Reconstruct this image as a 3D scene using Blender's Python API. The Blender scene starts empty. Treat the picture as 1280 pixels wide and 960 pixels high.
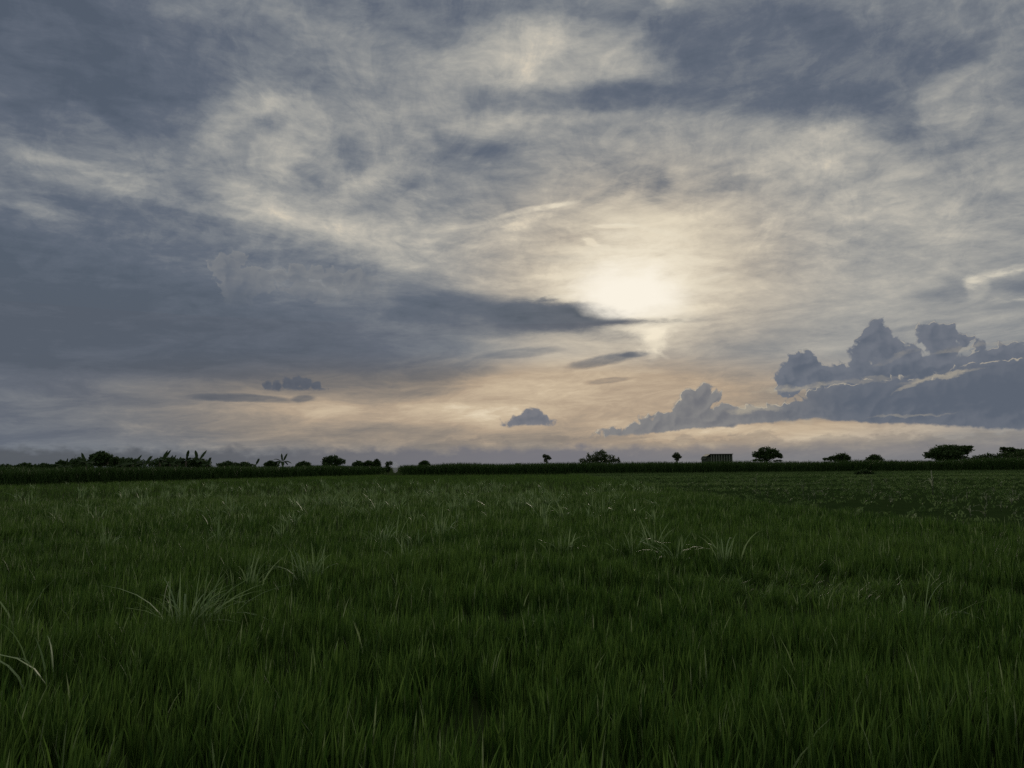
import bpy, math, random
import numpy as np
from math import radians as R

SKY_ONLY = False
random.seed(7)
RNG = np.random.default_rng(11)
scene = bpy.context.scene
COL = scene.collection

# ------------------------------------------------------------------ camera
CAM_H = 1.65
F = 967.0                    # focal length in photograph pixels (1280 wide)
PITCH = math.atan2(103.0, F)
ROLL = math.atan2(10.0, 1280.0)

cam_data = bpy.data.cameras.new("camera")
cam_data.sensor_width = 36.0
cam_data.lens = 36.0 * F / 1280.0
cam_data.clip_start = 0.05
cam_data.clip_end = 20000.0
cam = bpy.data.objects.new("camera", cam_data)
COL.objects.link(cam)
cam.location = (0, 0, CAM_H)
from mathutils import Matrix, Vector
_rot = Matrix.Rotation(R(90) + PITCH, 4, 'X') @ Matrix.Rotation(-ROLL, 4, 'Z')
cam.rotation_euler = _rot.to_euler()
scene.camera = cam
CAM_M = _rot.to_3x3()


def ray(X, Y):
    d = CAM_M @ Vector(((X - 640.0) / F, (480.0 - Y) / F, -1.0))
    return d.normalized()


def azel(X, Y):
    d = ray(X, Y)
    return math.degrees(math.atan2(d.x, d.y)), math.degrees(math.asin(d.z))


def ground(X, Y, z=0.0):
    d = ray(X, Y)
    t = (z - CAM_H) / d.z
    return d.x * t, d.y * t


def at(X, Y, dist):
    """point seen at photograph pixel X, Y at the depth y = dist"""
    d = ray(X, Y)
    t = dist / d.y
    return d.x * t, dist, CAM_H + d.z * t


# ------------------------------------------------------------------ render
scene.view_settings.view_transform = 'Standard'
scene.view_settings.look = 'None'
scene.view_settings.exposure = 0.0
scene.view_settings.gamma = 1.0
scene.view_settings.use_curve_mapping = False
try:
    scene.cycles.use_denoising = False
    scene.cycles.denoiser = 'OPENIMAGEDENOISE'
    scene.cycles.max_bounces = 5
    scene.cycles.diffuse_bounces = 3
    scene.cycles.glossy_bounces = 2
    scene.cycles.transmission_bounces = 4
    scene.cycles.volume_bounces = 1
    scene.cycles.sample_clamp_indirect = 3.0
    scene.cycles.use_adaptive_sampling = True
    scene.cycles.adaptive_threshold = 0.006
    scene.cycles.adaptive_min_samples = 12
except Exception:
    pass

# ------------------------------------------------------------------ sky
SUN_AZ, SUN_EL = azel(786, 372)
world = bpy.data.worlds.new("World")
scene.world = world
world.use_nodes = True
NT = world.node_tree
NT.nodes.clear()


class S:
    """a node socket with arithmetic"""
    def __init__(self, sock):
        self.s = sock
        self.tree = NT

    def __add__(self, o): return self if isinstance(o, float) and o == 0.0 else mth('ADD', self, o)
    def __radd__(self, o): return self + o
    def __sub__(self, o): return mth('SUBTRACT', self, o)
    def __rsub__(self, o): return mth('SUBTRACT', o, self)
    def __mul__(self, o): return mth('MULTIPLY', self, o) if not (isinstance(o, (int, float)) and o == 0) else 0.0
    def __rmul__(self, o): return self * o
    def __truediv__(self, o): return mth('DIVIDE', self, o)


CAPTURED = {}        # values of the main tree that the group being built has taken in


def inner(v):
    """v itself, or its counterpart on the input side of the group being built"""
    if v.tree is NT:
        return v
    key = v.s.as_pointer()
    if key not in CAPTURED:
        kind = {'VALUE': 'NodeSocketFloat', 'VECTOR': 'NodeSocketVector', 'RGBA': 'NodeSocketColor'}[v.s.type]
        NT.interface.new_socket("in%d" % len(CAPTURED), in_out='INPUT', socket_type=kind)
        gi = NT.nodes['Group Input']
        CAPTURED[key] = (v, S(gi.outputs[len(CAPTURED)]))
    return CAPTURED[key][1]


def plug(sock, v):
    if isinstance(v, S):
        NT.links.new(inner(v).s, sock)
    elif v is not None:
        sock.default_value = v


def mth(op, a, b=None, c=None, clamp=False):
    n = NT.nodes.new('ShaderNodeMath')
    n.operation = op
    n.use_clamp = clamp
    plug(n.inputs[0], a)
    if b is not None: plug(n.inputs[1], b)
    if c is not None: plug(n.inputs[2], c)
    return S(n.outputs[0])


def vmth(op, a, b=None, scale=None):
    n = NT.nodes.new('ShaderNodeVectorMath')
    n.operation = op
    plug(n.inputs[0], a)
    if b is not None: plug(n.inputs[1], b)
    if scale is not None: plug(n.inputs['Scale'], scale)
    return S(n.outputs['Value'] if op in ('LENGTH', 'DISTANCE', 'DOT_PRODUCT') else n.outputs['Vector'])


def xyz(a, b, c=0.0):
    n = NT.nodes.new('ShaderNodeCombineXYZ')
    plug(n.inputs[0], a); plug(n.inputs[1], b); plug(n.inputs[2], c)
    return S(n.outputs[0])


def sep(v):
    n = NT.nodes.new('ShaderNodeSeparateXYZ')
    plug(n.inputs[0], v)
    return [S(o) for o in n.outputs]


def smap(v, lo, hi, a=0.0, b=1.0, kind='SMOOTHSTEP'):
    n = NT.nodes.new('ShaderNodeMapRange')
    n.interpolation_type = kind
    plug(n.inputs['Value'], v)
    n.inputs['From Min'].default_value = lo
    n.inputs['From Max'].default_value = hi
    n.inputs['To Min'].default_value = a
    n.inputs['To Max'].default_value = b
    return S(n.outputs['Result'])


def mapping(v, loc, rot=0.0, scale=(1, 1, 1), kind='TEXTURE'):
    n = NT.nodes.new('ShaderNodeMapping')
    n.vector_type = kind
    plug(n.inputs['Vector'], v)
    n.inputs['Location'].default_value = loc
    n.inputs['Rotation'].default_value = (0, 0, rot)
    n.inputs['Scale'].default_value = scale
    return S(n.outputs[0])


def noise(v, scale, detail=5.0, rough=0.55, dist=0.0, lac=2.0, color=False):
    n = NT.nodes.new('ShaderNodeTexNoise')
    n.noise_dimensions = '2D'
    plug(n.inputs['Vector'], v)
    n.inputs['Scale'].default_value = scale
    n.inputs['Detail'].default_value = detail
    n.inputs['Roughness'].default_value = rough
    n.inputs['Lacunarity'].default_value = lac
    n.inputs['Distortion'].default_value = dist
    return S(n.outputs['Color' if color else 'Fac'])


def voronoi(v, scale, detail=2.0, rough=0.5, feature='F1'):
    n = NT.nodes.new('ShaderNodeTexVoronoi')
    n.voronoi_dimensions = '2D'
    n.feature = feature
    n.normalize = True
    plug(n.inputs['Vector'], v)
    n.inputs['Scale'].default_value = scale
    n.inputs['Detail'].default_value = detail
    n.inputs['Roughness'].default_value = rough
    return S(n.outputs['Distance'])


def ramp(v, stops):
    n = NT.nodes.new('ShaderNodeValToRGB')
    cr = n.color_ramp
    cr.interpolation = 'EASE' if False else 'LINEAR'
    while len(cr.elements) < len(stops):
        cr.elements.new(0.5)
    for e, (p, c) in zip(cr.elements, stops):
        e.position = p
        e.color = (*[srgb(x) for x in c], 1)
    plug(n.inputs['Fac'], v)
    return S(n.outputs['Color'])


def srgb(x):
    x /= 255.0
    return x / 12.92 if x <= 0.04045 else ((x + 0.055) / 1.055) ** 2.4


def mixc(f, a, b, mode='MIX'):
    if isinstance(f, (int, float)) and f == 0:
        return a
    n = NT.nodes.new('ShaderNodeMix')
    n.data_type = 'RGBA'
    n.blend_type = mode
    n.clamp_factor = True
    plug(n.inputs[0], f)
    for sock, v in ((n.inputs[6], a), (n.inputs[7], b)):
        if isinstance(v, S):
            plug(sock, v)
        else:
            sock.default_value = (*[srgb(x) for x in v], 1)
    return S(n.outputs[2])


tc = NT.nodes.new('ShaderNodeTexCoord')
D = S(tc.outputs['Generated'])
dx, dy, dz = sep(D)
az = mth('ARCTAN2', dx, dy) * 57.29578
el = mth('ARCSINE', dz) * 57.29578
P0 = xyz(az, el, 0.0)

# high cloud sheet: direction projected on a flat layer overhead
hz = mth('MAXIMUM', dz, 0.0) + 0.12
PL = xyz(dx / hz, dy / hz, 0.0)

# warps (degrees)
wn1 = vmth('SUBTRACT', noise(PL, 1.3, 6.0, 0.6, 0.3, color=True), (0.5, 0.5, 0.5))
wn2 = vmth('SUBTRACT', noise(mapping(P0, (0, 0, 0), 0, (2.2, 1.0, 1), 'TEXTURE'), 0.33, 6.0, 0.62, color=True), (0.5, 0.5, 0.5))
PA = vmth('ADD', P0, vmth('ADD', vmth('MULTIPLY', wn1, (6.0, 4.0, 0.0)), vmth('MULTIPLY', wn2, (4.2, 1.6, 0.0))))   # wispy
PS = vmth('ADD', P0, vmth('MULTIPLY', wn2, (2.2, 0.55, 0.0)))                                                       # stratus bars


def px_scale(X, Y):
    a0, e0 = azel(X, Y)
    a1, _ = azel(X + 10, Y)
    _, e1 = azel(X, Y + 10)
    return abs(a1 - a0) / 10, abs(e1 - e0) / 10


REGION = None        # (az min, az max, el min, el max) of the part of the sky being built
ZERO = object()


def reaches(a, e, ra, re):
    if REGION is None:
        return True
    a0, a1, e0, e1 = REGION
    return a + ra > a0 and a - ra < a1 and e + re > e0 and e - re < e1


def splat(X, Y, rx, ry, rot, amp, P, lo=0.0, hi=0.8, slack=(5.0, 3.0)):
    a, e = azel(X, Y)
    sx, sy = px_scale(X, Y)
    co, si = abs(math.cos(R(rot))), abs(math.sin(R(rot)))
    ra = math.hypot(rx * sx * co, ry * sy * si)
    re = math.hypot(rx * sx * si, ry * sy * co)
    k = 1.0 - lo
    if not reaches(a, e, ra * k + slack[0], re * k + slack[1]):
        return 0.0
    m = mapping(P, (a, e, 0), R(-rot), (rx * sx, ry * sy, 1))
    n = NT.nodes.new('ShaderNodeTexGradient')
    n.gradient_type = 'SPHERICAL'
    plug(n.inputs[0], m)
    return smap(S(n.outputs['Fac']), lo, hi, 0.0, amp)


def total(lst):
    lst = [t for t in lst if isinstance(t, S)]
    if not lst:
        return 0.0
    acc = lst[0]
    for t in lst[1:]:
        acc = acc + t
    return acc


# --- brightness of the cloud sheet, 0 dark .. 1 bright; rot>0 slopes down to the right in the view
soft = [  # X, Y, rx, ry, rot, amp, lo, hi
    # broad shape
    (430, 235, 460, 150, 8, 0.07, 0, .9),
    (60, 60, 300, 170, 10, -0.20, 0, .9), (290, 78, 150, 75, -12, -0.14, 0, .7), (180, 135, 190, 65, 10, -0.10, 0, .8),
    (540, 25, 190, 55, 4, -0.20, 0, .7), (440, 60, 120, 80, 0, -0.08, 0, .8), (930, 85, 330, 95, 8, -0.24, 0, .55), (1130, 160, 110, 60, 25, -0.17, 0, .7),
    (1010, 130, 160, 40, 6, -0.08, 0, .7), (1215, 40, 130, 50, 0, -0.06, 0, .7), (1260, 170, 120, 60, 0, -0.05, 0, .8),
    (690, 72, 165, 55, 6, 0.27, 0, .5), (780, 85, 80, 26, 12, 0.10, 0, .6), (650, 60, 60, 36, 0, 0.07, 0, .6),
    (720, 127, 190, 28, 2, -0.13, 0, .6), (620, 150, 90, 18, -4, 0.08, 0, .7), (690, 152, 120, 16, 4, 0.08, 0, .7),
    (105, 142, 55, 24, 4, 0.15, 0, .6), (250, 160, 70, 60, 30, 0.13, 0, .7), (305, 118, 45, 34, 0, 0.15, 0, .6), (370, 130, 60, 24, 10, 0.14, 0, .7),
    (260, 165, 35, 35, 0, 0.10, 0, .7), (340, 205, 60, 60, 30, 0.12, 0, .7), (520, 185, 55, 50, -35, 0.16, 0, .7), (450, 225, 70, 22, -30, 0.12, 0, .7),
    (330, 150, 34, 22, 0, -0.13, 0, .8), (385, 212, 34, 26, 20, -0.12, 0, .8), (435, 178, 42, 42, 30, -0.17, 0, .7), (500, 155, 40, 12, 20, -0.07, 0, .7),
    (590, 212, 150, 58, 8, -0.19, 0, .55), (510, 228, 70, 26, -8, -0.11, 0, .7), (600, 175, 70, 20, 10, -0.08, 0, .7), (570, 255, 90, 18, -4, -0.07, 0, .7), (640, 212, 40, 8, 0, 0.08, 0, .7),
    (430, 288, 210, 50, 6, 0.15, 0, .8), (310, 260, 110, 34, 12, 0.12, 0, .8),
    (60, 205, 140, 30, 12, 0.10, 0, .8), (160, 228, 190, 17, 12, 0.17, 0, .7), (20, 262, 70, 15, 10, 0.16, 0, .7), (240, 250, 95, 15, 10, -0.12, 0, .7), (65, 248, 90, 10, 6, -0.06, 0, .7),
    (960, 185, 230, 60, 8, 0.10, 0, .8), (1010, 190, 120, 34, 14, 0.10, 0, .6), (900, 225, 60, 11, 6, -0.11, 0, .7), (1030, 235, 100, 13, 0, -0.08, 0, .7), (1180, 235, 150, 40, 0, -0.05, 0, .8),
    (1200, 95, 60, 20, -8, 0.12, 0, .7), (1190, 142, 90, 15, -2, 0.12, 0, .7), (1000, 62, 90, 12, -30, 0.05, 0, .7), (800, 20, 90, 16, -40, 0.10, 0, .7), (430, 20, 26, 42, 30, 0.13, 0, .7), (1230, 15, 120, 14, -10, 0.07, 0, .8),
    (802, 238, 30, 36, 30, -0.12, 0, .9), (752, 240, 62, 13, -22, -0.12, 0, .7), (735, 213, 34, 6, -4, -0.07, 0, .7),
    (665, 268, 60, 12, -12, 0.13, 0, .7), (690, 312, 75, 14, -3, -0.15, 0, .7), (560, 310, 70, 8, 0, -0.06, 0, .7),
    (1175, 366, 75, 26, -6, -0.13, 0, .9), (1000, 300, 260, 40, 0, -0.03, 0, .8), (940, 420, 110, 30, 0, -0.10, 0, .7), (900, 450, 120, 30, -4, -0.09, 0, .7),
]
bars = [
    # the wide left stratus and its core, the bars round the sun
    (60, 388, 640, 130, 5, -0.23, .0, .55), (330, 390, 420, 105, 8, -0.09, .0, .6), (470, 440, 230, 66, 6, -0.13, .0, .7), (120, 440, 330, 34, 0, -0.06, .0, .6),
    (300, 305, 260, 34, 9, -0.10, 0, .6),
    (630, 394, 225, 34, 3, -0.32, .0, .60), (690, 396, 120, 26, 2, -0.26, .0, .7), (818, 401, 98, 8, 0, -0.32, .0, 1.0), (745, 388, 60, 16, 8, -0.2, 0, .5), (500, 352, 150, 24, 6, -0.12, 0, .6), (560, 375, 120, 18, 10, -0.12, 0, .6),
    (70, 335, 150, 30, 2, 0.07, 0, .8), (190, 330, 120, 22, 2, 0.05, 0, .8),
    # low bright bands
    (240, 485, 240, 24, 2, 0.10, 0, .7), (470, 515, 330, 26, 1, 0.15, 0, .7), (620, 500, 150, 50, -6, 0.08, 0, .7), (390, 512, 120, 13, 1, 0.07, 0, .7), (720, 490, 200, 60, 0, 0.10, 0, .8),
    (250, 530, 200, 16, 1, 0.05, 0, .7), (740, 535, 210, 14, 0, 0.07, 0, .7), (950, 545, 330, 22, -2, 0.14, 0, .7), (1080, 540, 250, 18, 2, 0.11, 0, .7), (1180, 560, 200, 20, 0, 0.07, 0, .8),
    (300, 498, 82, 6.5, 1, -0.27, 0, .5), (381, 498, 24, 5.5, 0, -0.22, 0, .5), (750, 451, 60, 9, -9, -0.33, 0, .5), (790, 443, 24, 5, -4, -0.16, 0, .5), (762, 475, 44, 4.5, -3, -0.17, 0, .5), (655, 440, 60, 8, -4, -0.14, 0, .5),
    (560, 465, 90, 14, -4, -0.10, 0, .6), (770, 420, 70, 14, 4, -0.13, 0, .7), (880, 505, 160, 14, -4, 0.06, 0, .7), (870, 385, 90, 6, -2, 0.10, 0, .7), (980, 385, 150, 6, -3, -0.05, 0, .7), (700, 345, 80, 6, -2, .08, 0, .7),
    # right edge wisps
    (1245, 343, 60, 10, -10, 0.20, 0, .9), (1218, 362, 18, 22, 30, 0.14, 0, .6), (1275, 357, 55, 15, -4, -0.20, 0, .9), (1265, 385, 60, 9, 0, -0.08, 0, .7), (1240, 395, 110, 12, -6, 0.10, 0, .7), (1180, 403, 100, 6, -6, -0.10, 0, .7),
    # streaks through the glow
    (665, 263, 62, 5.5, -10, 0.19, 0, .6), (770, 283, 34, 3.4, 2, 0.22, 0, .6), (742, 302, 12, 6, 30, 0.22, 0, .6), (690, 372, 24, 5, -8, -0.16, 0, .6),
]

# cloud texture shared by the whole sky
high = smap(el, 6.0, 17.0)
low = smap(el, 14.0, 5.0)
n_big = noise(PL, 2.1, 8.0, 0.66, 0.6)
n_streak = noise(mapping(PL, (0, 0, 0), R(28), (2.6, 0.8, 1), 'TEXTURE'), 3.4, 6.0, 0.68, 0.4)
n_mot = noise(vmth('ADD', P0, vmth('MULTIPLY', wn1, (5.0, 5.0, 0.0))), 0.26, 7.0, 0.66, 0.5)
n_fine = noise(vmth('ADD', PL, vmth('SCALE', wn1, scale=0.35)), 11.0, 4.0, 0.62)
n_low = noise(mapping(PS, (0, 0, 0), R(4), (3.6, 0.8, 1), 'TEXTURE'), 0.6, 7.0, 0.66, 0.3)
tex = (n_big - 0.5) * (high * 0.36 + 0.10) + (n_mot - 0.5) * (high * 0.42) + (n_streak - 0.5) * (high * 0.20 + 0.06) + (n_fine - 0.5) * (high * 0.24 + 0.05) + (n_low - 0.5) * (low * 0.28 + 0.20)
left_dark = smap(az, -38.0, -14.0, 0.14, 0.0)
cn = noise(P0, 0.9, 5.0, 0.6)
PC = vmth('ADD', P0, vmth('MULTIPLY', vmth('SUBTRACT', noise(P0, 0.8, 4.0, 0.65, color=True), (0.5, 0.5, 0.5)), (0.42, 0.34, 0.0)))
PT = vmth('ADD', P0, vmth('MULTIPLY', vmth('SUBTRACT', noise(mapping(P0, (0, 0, 0), 0, (1.6, 1, 1), 'TEXTURE'), 0.9, 5.0, 0.6, color=True), (0.5, 0.5, 0.5)), (2.0, 0.9, 0)))
PG = vmth('ADD', P0, vmth('ADD', vmth('MULTIPLY', wn1, (3.0, 3.0, 0.0)), vmth('MULTIPLY', wn2, (2.6, 2.2, 0.0))))

nish = NT.nodes.new('ShaderNodeTexSky')
nish.sky_type = 'NISHITA'
nish.sun_disc = False
nish.sun_elevation = R(SUN_EL)
nish.sun_rotation = R(SUN_AZ)
nish.air_density = 1.5
nish.dust_density = 0.3
nish.ozone_density = 4.0
clear = vmth('MULTIPLY', S(nish.outputs[0]), (0.030, 0.036, 0.046))


def circ(X, Y, r, ry=None, rot=0):
    a, e = azel(X, Y)
    sx, sy = px_scale(X, Y)
    if ry is None:
        return (r * sx) - vmth('DISTANCE', PC, (a, e, 0))
    m = mapping(PC, (a, e, 0), R(-rot), (r * sx, ry * sy, 1))
    return (1.0 - vmth('LENGTH', m)) * (min(r, ry) * sy)


def union(lst, k=0.10):
    acc = lst[0]
    for t in lst[1:]:
        acc = mth('SMOOTH_MAX', acc, t, k)
    return acc


def below(X0, Y0, X1, Y1):
    """positive above the line through two points"""
    a0, e0 = azel(X0, Y0); a1, e1 = azel(X1, Y1)
    s = (e1 - e0) / (a1 - a0)
    return el - az * s - (e0 - s * a0)


_wob = []


def billow(P):
    b1 = mth('ABSOLUTE', noise(P, 0.8, 0.0, 0.5) - 0.5)
    b2 = mth('ABSOLUTE', noise(P, 1.9, 0.0, 0.5) - 0.5)
    b3 = mth('ABSOLUTE', noise(P, 4.2, 0.0, 0.5) - 0.5)
    return 0.26 - (b1 * 1.35 + b2 * 0.75 + b3 * 0.22), b1 * 1.3 + b2 * 0.22


def wobble():
    if not _wob:
        w0, g0 = billow(PC)
        _, g1 = billow(vmth('ADD', PC, (-0.16, 0.14, 0.0)))
        _wob.extend([w0, mth('SUBTRACT', g1, g0)])
    return _wob[0]


def heap(base, f, body_lo, body_hi, rim_col, rim=0.9, rim_w=0.16, wk=1.0, floor=None, relief=2.6):
    wob = wobble()
    edge = f + wob * wk
    top_edge = edge
    if floor is not None:
        edge = mth('MINIMUM', edge, floor + (cn - 0.5) * 0.5)
    mask = smap(edge, -0.06, 0.15)
    shade = mixc(smap(edge + (cn - 0.5) * 1.4 - wob * 0.6 - _wob[1] * relief, -0.3, 1.7), body_hi, body_lo)
    r = smap(top_edge, 0.02, 0.06) * smap(top_edge, rim_w, 0.05) * rim * smap(cn + _wob[1] * 2.0, 0.42, 0.70)
    shade = mixc(r, shade, rim_col)
    return mixc(mask, base, shade)


def build_sky(region):
    global REGION, NT
    REGION = region
    outer = NT
    NT = bpy.data.node_groups.new("sky part", 'ShaderNodeTree')
    NT.nodes.new('NodeGroupInput')
    CAPTURED.clear()
    _wob.clear()
    a0, a1, e0, e1 = region
    L = total([splat(X, Y, rx, ry, rot, amp, PA, lo, hi) for X, Y, rx, ry, rot, amp, lo, hi in soft]
              + [splat(X, Y, rx, ry, rot, amp, PS, lo, hi, (2.0, 0.7)) for X, Y, rx, ry, rot, amp, lo, hi in bars])
    glow_wide = splat(786, 372, 760, 480, 0, 1.0, P0, 0.0, 1.0)
    glow_mid = splat(790, 350, 300, 200, 0, 1.0, PS, 0.0, 1.0)
    L = tex + L + (0.42 + smap(el, 36.0, 90.0) * 0.08) - left_dark + glow_wide * 0.23 + glow_mid * 0.15 + splat(1080, 300, 420, 220, 0, 0.10, PS, 0.0, 0.9)
    L = (L - 0.48) * 1.14 + 0.50
    # warmth towards the horizon and round the sun, less in the thick grey cloud
    horizon_warm = splat(560, 512, 760, 78, 0, 0.9, PS, 0.0, 0.55)
    if isinstance(horizon_warm, S):
        horizon_warm = horizon_warm * smap(az, -36.0, -15.0, 0.25, 1.0)
    warm = total([horizon_warm, splat(1020, 545, 420, 34, 0, 0.4, PS, 0, .7), glow_mid * 0.55, glow_wide * 0.12])
    if isinstance(warm, S):
        warm = warm * smap(L, 0.10, 0.50, 0.6, 1.0)
    cool_col = ramp(L, [(0.0, (86, 94, 106)), (0.22, (100, 107, 119)), (0.40, (119, 125, 133)), (0.56, (141, 144, 146)), (0.72, (164, 164, 160)), (0.88, (188, 184, 174)), (1.0, (212, 202, 184))])
    if isinstance(warm, S):
        warm_col = ramp(L, [(0.0, (88, 87, 88)), (0.22, (103, 100, 99)), (0.40, (124, 118, 113)), (0.56, (150, 138, 125)), (0.72, (178, 159, 137)), (0.88, (203, 184, 157)), (1.0, (226, 210, 183))])
        sky = mixc(warm, cool_col, warm_col)
    else:
        sky = cool_col
    if e1 > 12:
        sky = mixc(smap(L, 0.42, 0.12) * (high * 0.12), sky, clear)     # clear air behind the thin sheet
    # faint heaped tops in front of the left stratus
    if a0 < -5 and e0 < 17 and e1 > 11:
        ft = union([circ(285, 335, 22), circ(300, 328, 14), circ(272, 330, 12), circ(310, 345, 18), circ(330, 352, 16), circ(300, 360, 26), circ(350, 345, 12), circ(372, 346, 16), circ(395, 342, 12),
                    circ(415, 350, 16), circ(440, 346, 13), circ(462, 354, 14), circ(488, 360, 11), circ(390, 362, 40, 16, 8), circ(450, 366, 40, 12, 8)])
        veil = smap(el + (cn - 0.5) * 2.0, azel(350, 392)[1], azel(350, 345)[1], 0.0, 0.75) * smap(az, azel(520, 350)[0], azel(440, 350)[0])
        sky = mixc(veil, sky, heap(sky, ft, (102, 109, 120), (126, 129, 133), (150, 149, 146), 0.4, 0.2, 1.0, None, 2.4))
    # blue band low over the horizon, broken by small far clouds
    if e0 < 5:
        hb_n = noise(mapping(P0, (0, 0, 0), 0, (1.7, 1.0, 1), 'TEXTURE'), 0.8, 6.0, 0.6)
        hb_v = voronoi(mapping(PS, (0, 0, 0), 0, (1.5, 1.0, 1), 'TEXTURE'), 1.1, 2.0, 0.6)
        side = smap(az, 4.0, 18.0, 1.0, 0.55)
        hb = smap(el + (hb_v - 0.45) * 0.75 + (0.5 - hb_n) * 1.3, 1.55, 0.75) * side
        hb2 = smap(el + (hb_v - 0.45) * 0.5 + (0.5 - hb_n) * 2.6, 2.0, 1.6) * smap(az, -12.0, -4.0, 0.0, 0.35)
        sky = mixc(hb2, sky, (124, 118, 114))
        sky = mixc(hb * 0.9, sky, mixc(smap(az, -30.0, 3.0), (84, 88, 94), (116, 115, 122)))
    # heaped clouds with bright rims
    if e0 < 12 and a1 > 6:
        f1 = union([circ(1003, 462, 27), circ(1000, 452, 15), circ(1018, 458, 14), circ(1047, 466, 17), circ(985, 480, 20), circ(1030, 478, 26),
                    circ(1092, 425, 22), circ(1098, 414, 17), circ(1086, 412, 14), circ(1080, 440, 20), circ(1108, 438, 24), circ(1135, 445, 18), circ(1075, 462, 22),
                    circ(1165, 420, 20), circ(1158, 412, 12), circ(1185, 418, 17), circ(1205, 424, 13), circ(1228, 432, 12), circ(1252, 436, 10), circ(1180, 440, 24),
                    circ(1120, 478, 110, 34, -8), circ(1250, 470, 140, 40, -3)])
        sky = heap(sky, f1, (93, 101, 114), (113, 118, 128), (180, 173, 158), 0.8, 0.20)
        f2 = union([circ(1170, 505, 215, 36, -5), circ(1270, 500, 190, 52, 0), circ(1060, 505, 120, 28, -8), circ(1000, 514, 80, 19, -8),
                    circ(872, 503, 22), circ(880, 493, 14), circ(862, 498, 12), circ(894, 496, 10), circ(858, 515, 18), circ(905, 518, 18), circ(930, 527, 17), circ(955, 524, 14), circ(970, 518, 11), circ(988, 514, 9),
                    circ(890, 530, 125, 22, -3), circ(805, 538, 60, 13, -6)])
        base2 = mth('MAXIMUM', below(765, 546, 1010, 525), below(1010, 524, 1280, 538))
        sx2 = smap(az, 14.0, 25.0)
        sky = heap(sky, f2, mixc(sx2, (112, 113, 118), (92, 100, 113)), mixc(sx2, (132, 131, 131), (104, 110, 121)), (202, 190, 167), 0.8, 0.19, 0.8, base2)
        T = (1.2, 0.6)
        lit = total([splat(X, Y, rx, ry, rot, amp, PT, 0, .7, T) for X, Y, rx, ry, rot, amp in (
            (1175, 471, 66, 4.2, -8, 0.8), (1130, 484, 26, 4, -20, 0.5), (1010, 484, 62, 4.5, -6, 0.65), (965, 488, 30, 4, -8, 0.5),
            (1215, 434, 80, 4, -3, 0.35), (1120, 446, 40, 4, -20, 0.3), (1090, 475, 60, 4, -4, 0.3), (925, 512, 26, 7, 0, 0.7), (955, 509, 26, 6, 0, 0.5),
            (1140, 519, 70, 2.4, 0, 0.4), (1000, 528, 40, 4, -6, .5))])
        sky = mixc(lit * smap(cn + (n_low - 0.5) * 0.8, 0.25, 0.65, 0.15, 0.75), sky, (182, 172, 152))
    if e0 < 12 and a0 < 6:
        f3 = union([circ(661, 524, 14), circ(650, 528, 12), circ(669, 521, 11), circ(677, 527, 10), circ(642, 530, 8), circ(660, 530, 36, 9)])
        sky = heap(sky, f3, (102, 106, 116), (122, 123, 129), (172, 161, 146), 0.5, 0.14, 0.5, below(600, 533, 720, 533))
        f4 = union([circ(360, 480, 10), circ(371, 477, 9), circ(383, 480, 9), circ(395, 483, 7), circ(348, 483, 8), circ(335, 482, 6), circ(370, 486, 34, 5)])
        sky = heap(sky, f4, (80, 86, 98), (92, 97, 107), (116, 116, 116), 0.0, 0.14, 0.45, below(300, 488, 420, 488))
    # veiled sun and the shaft of light under the bar
    if a1 > -14 and a0 < 30 and e1 > 4 and e0 < 26:
        keep = smap(L, 0.22, 0.66) if True else 1.0
        halo = splat(792, 338, 205, 138, 0, 1.0, PG, 0.0, 0.95)
        if isinstance(halo, S):
            sky = mixc(halo * keep * (0.78 + (n_low - 0.5) * 1.7 + (n_streak - 0.5) * 1.2), sky, (226, 215, 192))
        wisp = total([splat(X, Y, rx, ry, rot, amp, PS, 0, .8) for X, Y, rx, ry, rot, amp in (
            (770, 282, 40, 3.6, 2, 0.85), (744, 303, 20, 5, 32, 0.85), (690, 258, 46, 5, -10, 0.6), (650, 270, 44, 6, -14, 0.5), (760, 291, 30, 3, 4, .6), (855, 318, 50, 6, 24, 0.35), (830, 292, 60, 5, 18, 0.3), (690, 372, 60, 4, -6, 0.35), (900, 345, 50, 4, -8, .3), (1250, 342, 60, 8, -8, 0.6), (1214, 354, 22, 11, -50, 0.45), (1262, 374, 50, 5, 4, .3))])
        if isinstance(wisp, S):
            sky = mixc(wisp * smap(n_streak + (n_fine - 0.5) * 0.9, 0.30, 0.70, 0.05, 0.75), sky, (232, 223, 202))
        ray2 = total([splat(811, 411, 44, 20, 6, 0.95, PT, 0, .9), splat(819, 426, 20, 34, 14, 0.8, PT, 0, .9), splat(822, 441, 30, 4, 22, 0.3, PT, 0, .9)])
        if isinstance(ray2, S):
            sky = mixc(ray2 * smap(el, azel(800, 403)[1], azel(800, 414)[1]) * (0.55 + n_low * 0.7), sky, (242, 230, 206))
        mid = splat(788, 356, 150, 92, 8, 1.0, PG, 0.0, 1.0)
        if isinstance(mid, S):
            sky = mixc(mid * keep * (0.85 + (n_low - 0.5) * 1.5 + (n_fine - 0.5) * 1.0), sky, (242, 232, 211))
        core = splat(786, 367, 94, 50, 10, 1.0, PG, 0.0, 0.66)
        if isinstance(core, S):
            core = core * smap(el, azel(786, 402)[1], azel(786, 394)[1])
            sky = mixc(core, sky, (250, 242, 226))
    b = NT.nodes.new('ShaderNodeBackground')
    b.inputs['Strength'].default_value = SKY_STRENGTH
    plug(b.inputs['Color'], vmth('SCALE', sky, scale=1.0 / SKY_STRENGTH))
    NT.interface.new_socket("Shader", in_out='OUTPUT', socket_type='NodeSocketShader')
    go = NT.nodes.new('NodeGroupOutput')
    NT.links.new(b.outputs[0], go.inputs[0])
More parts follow.
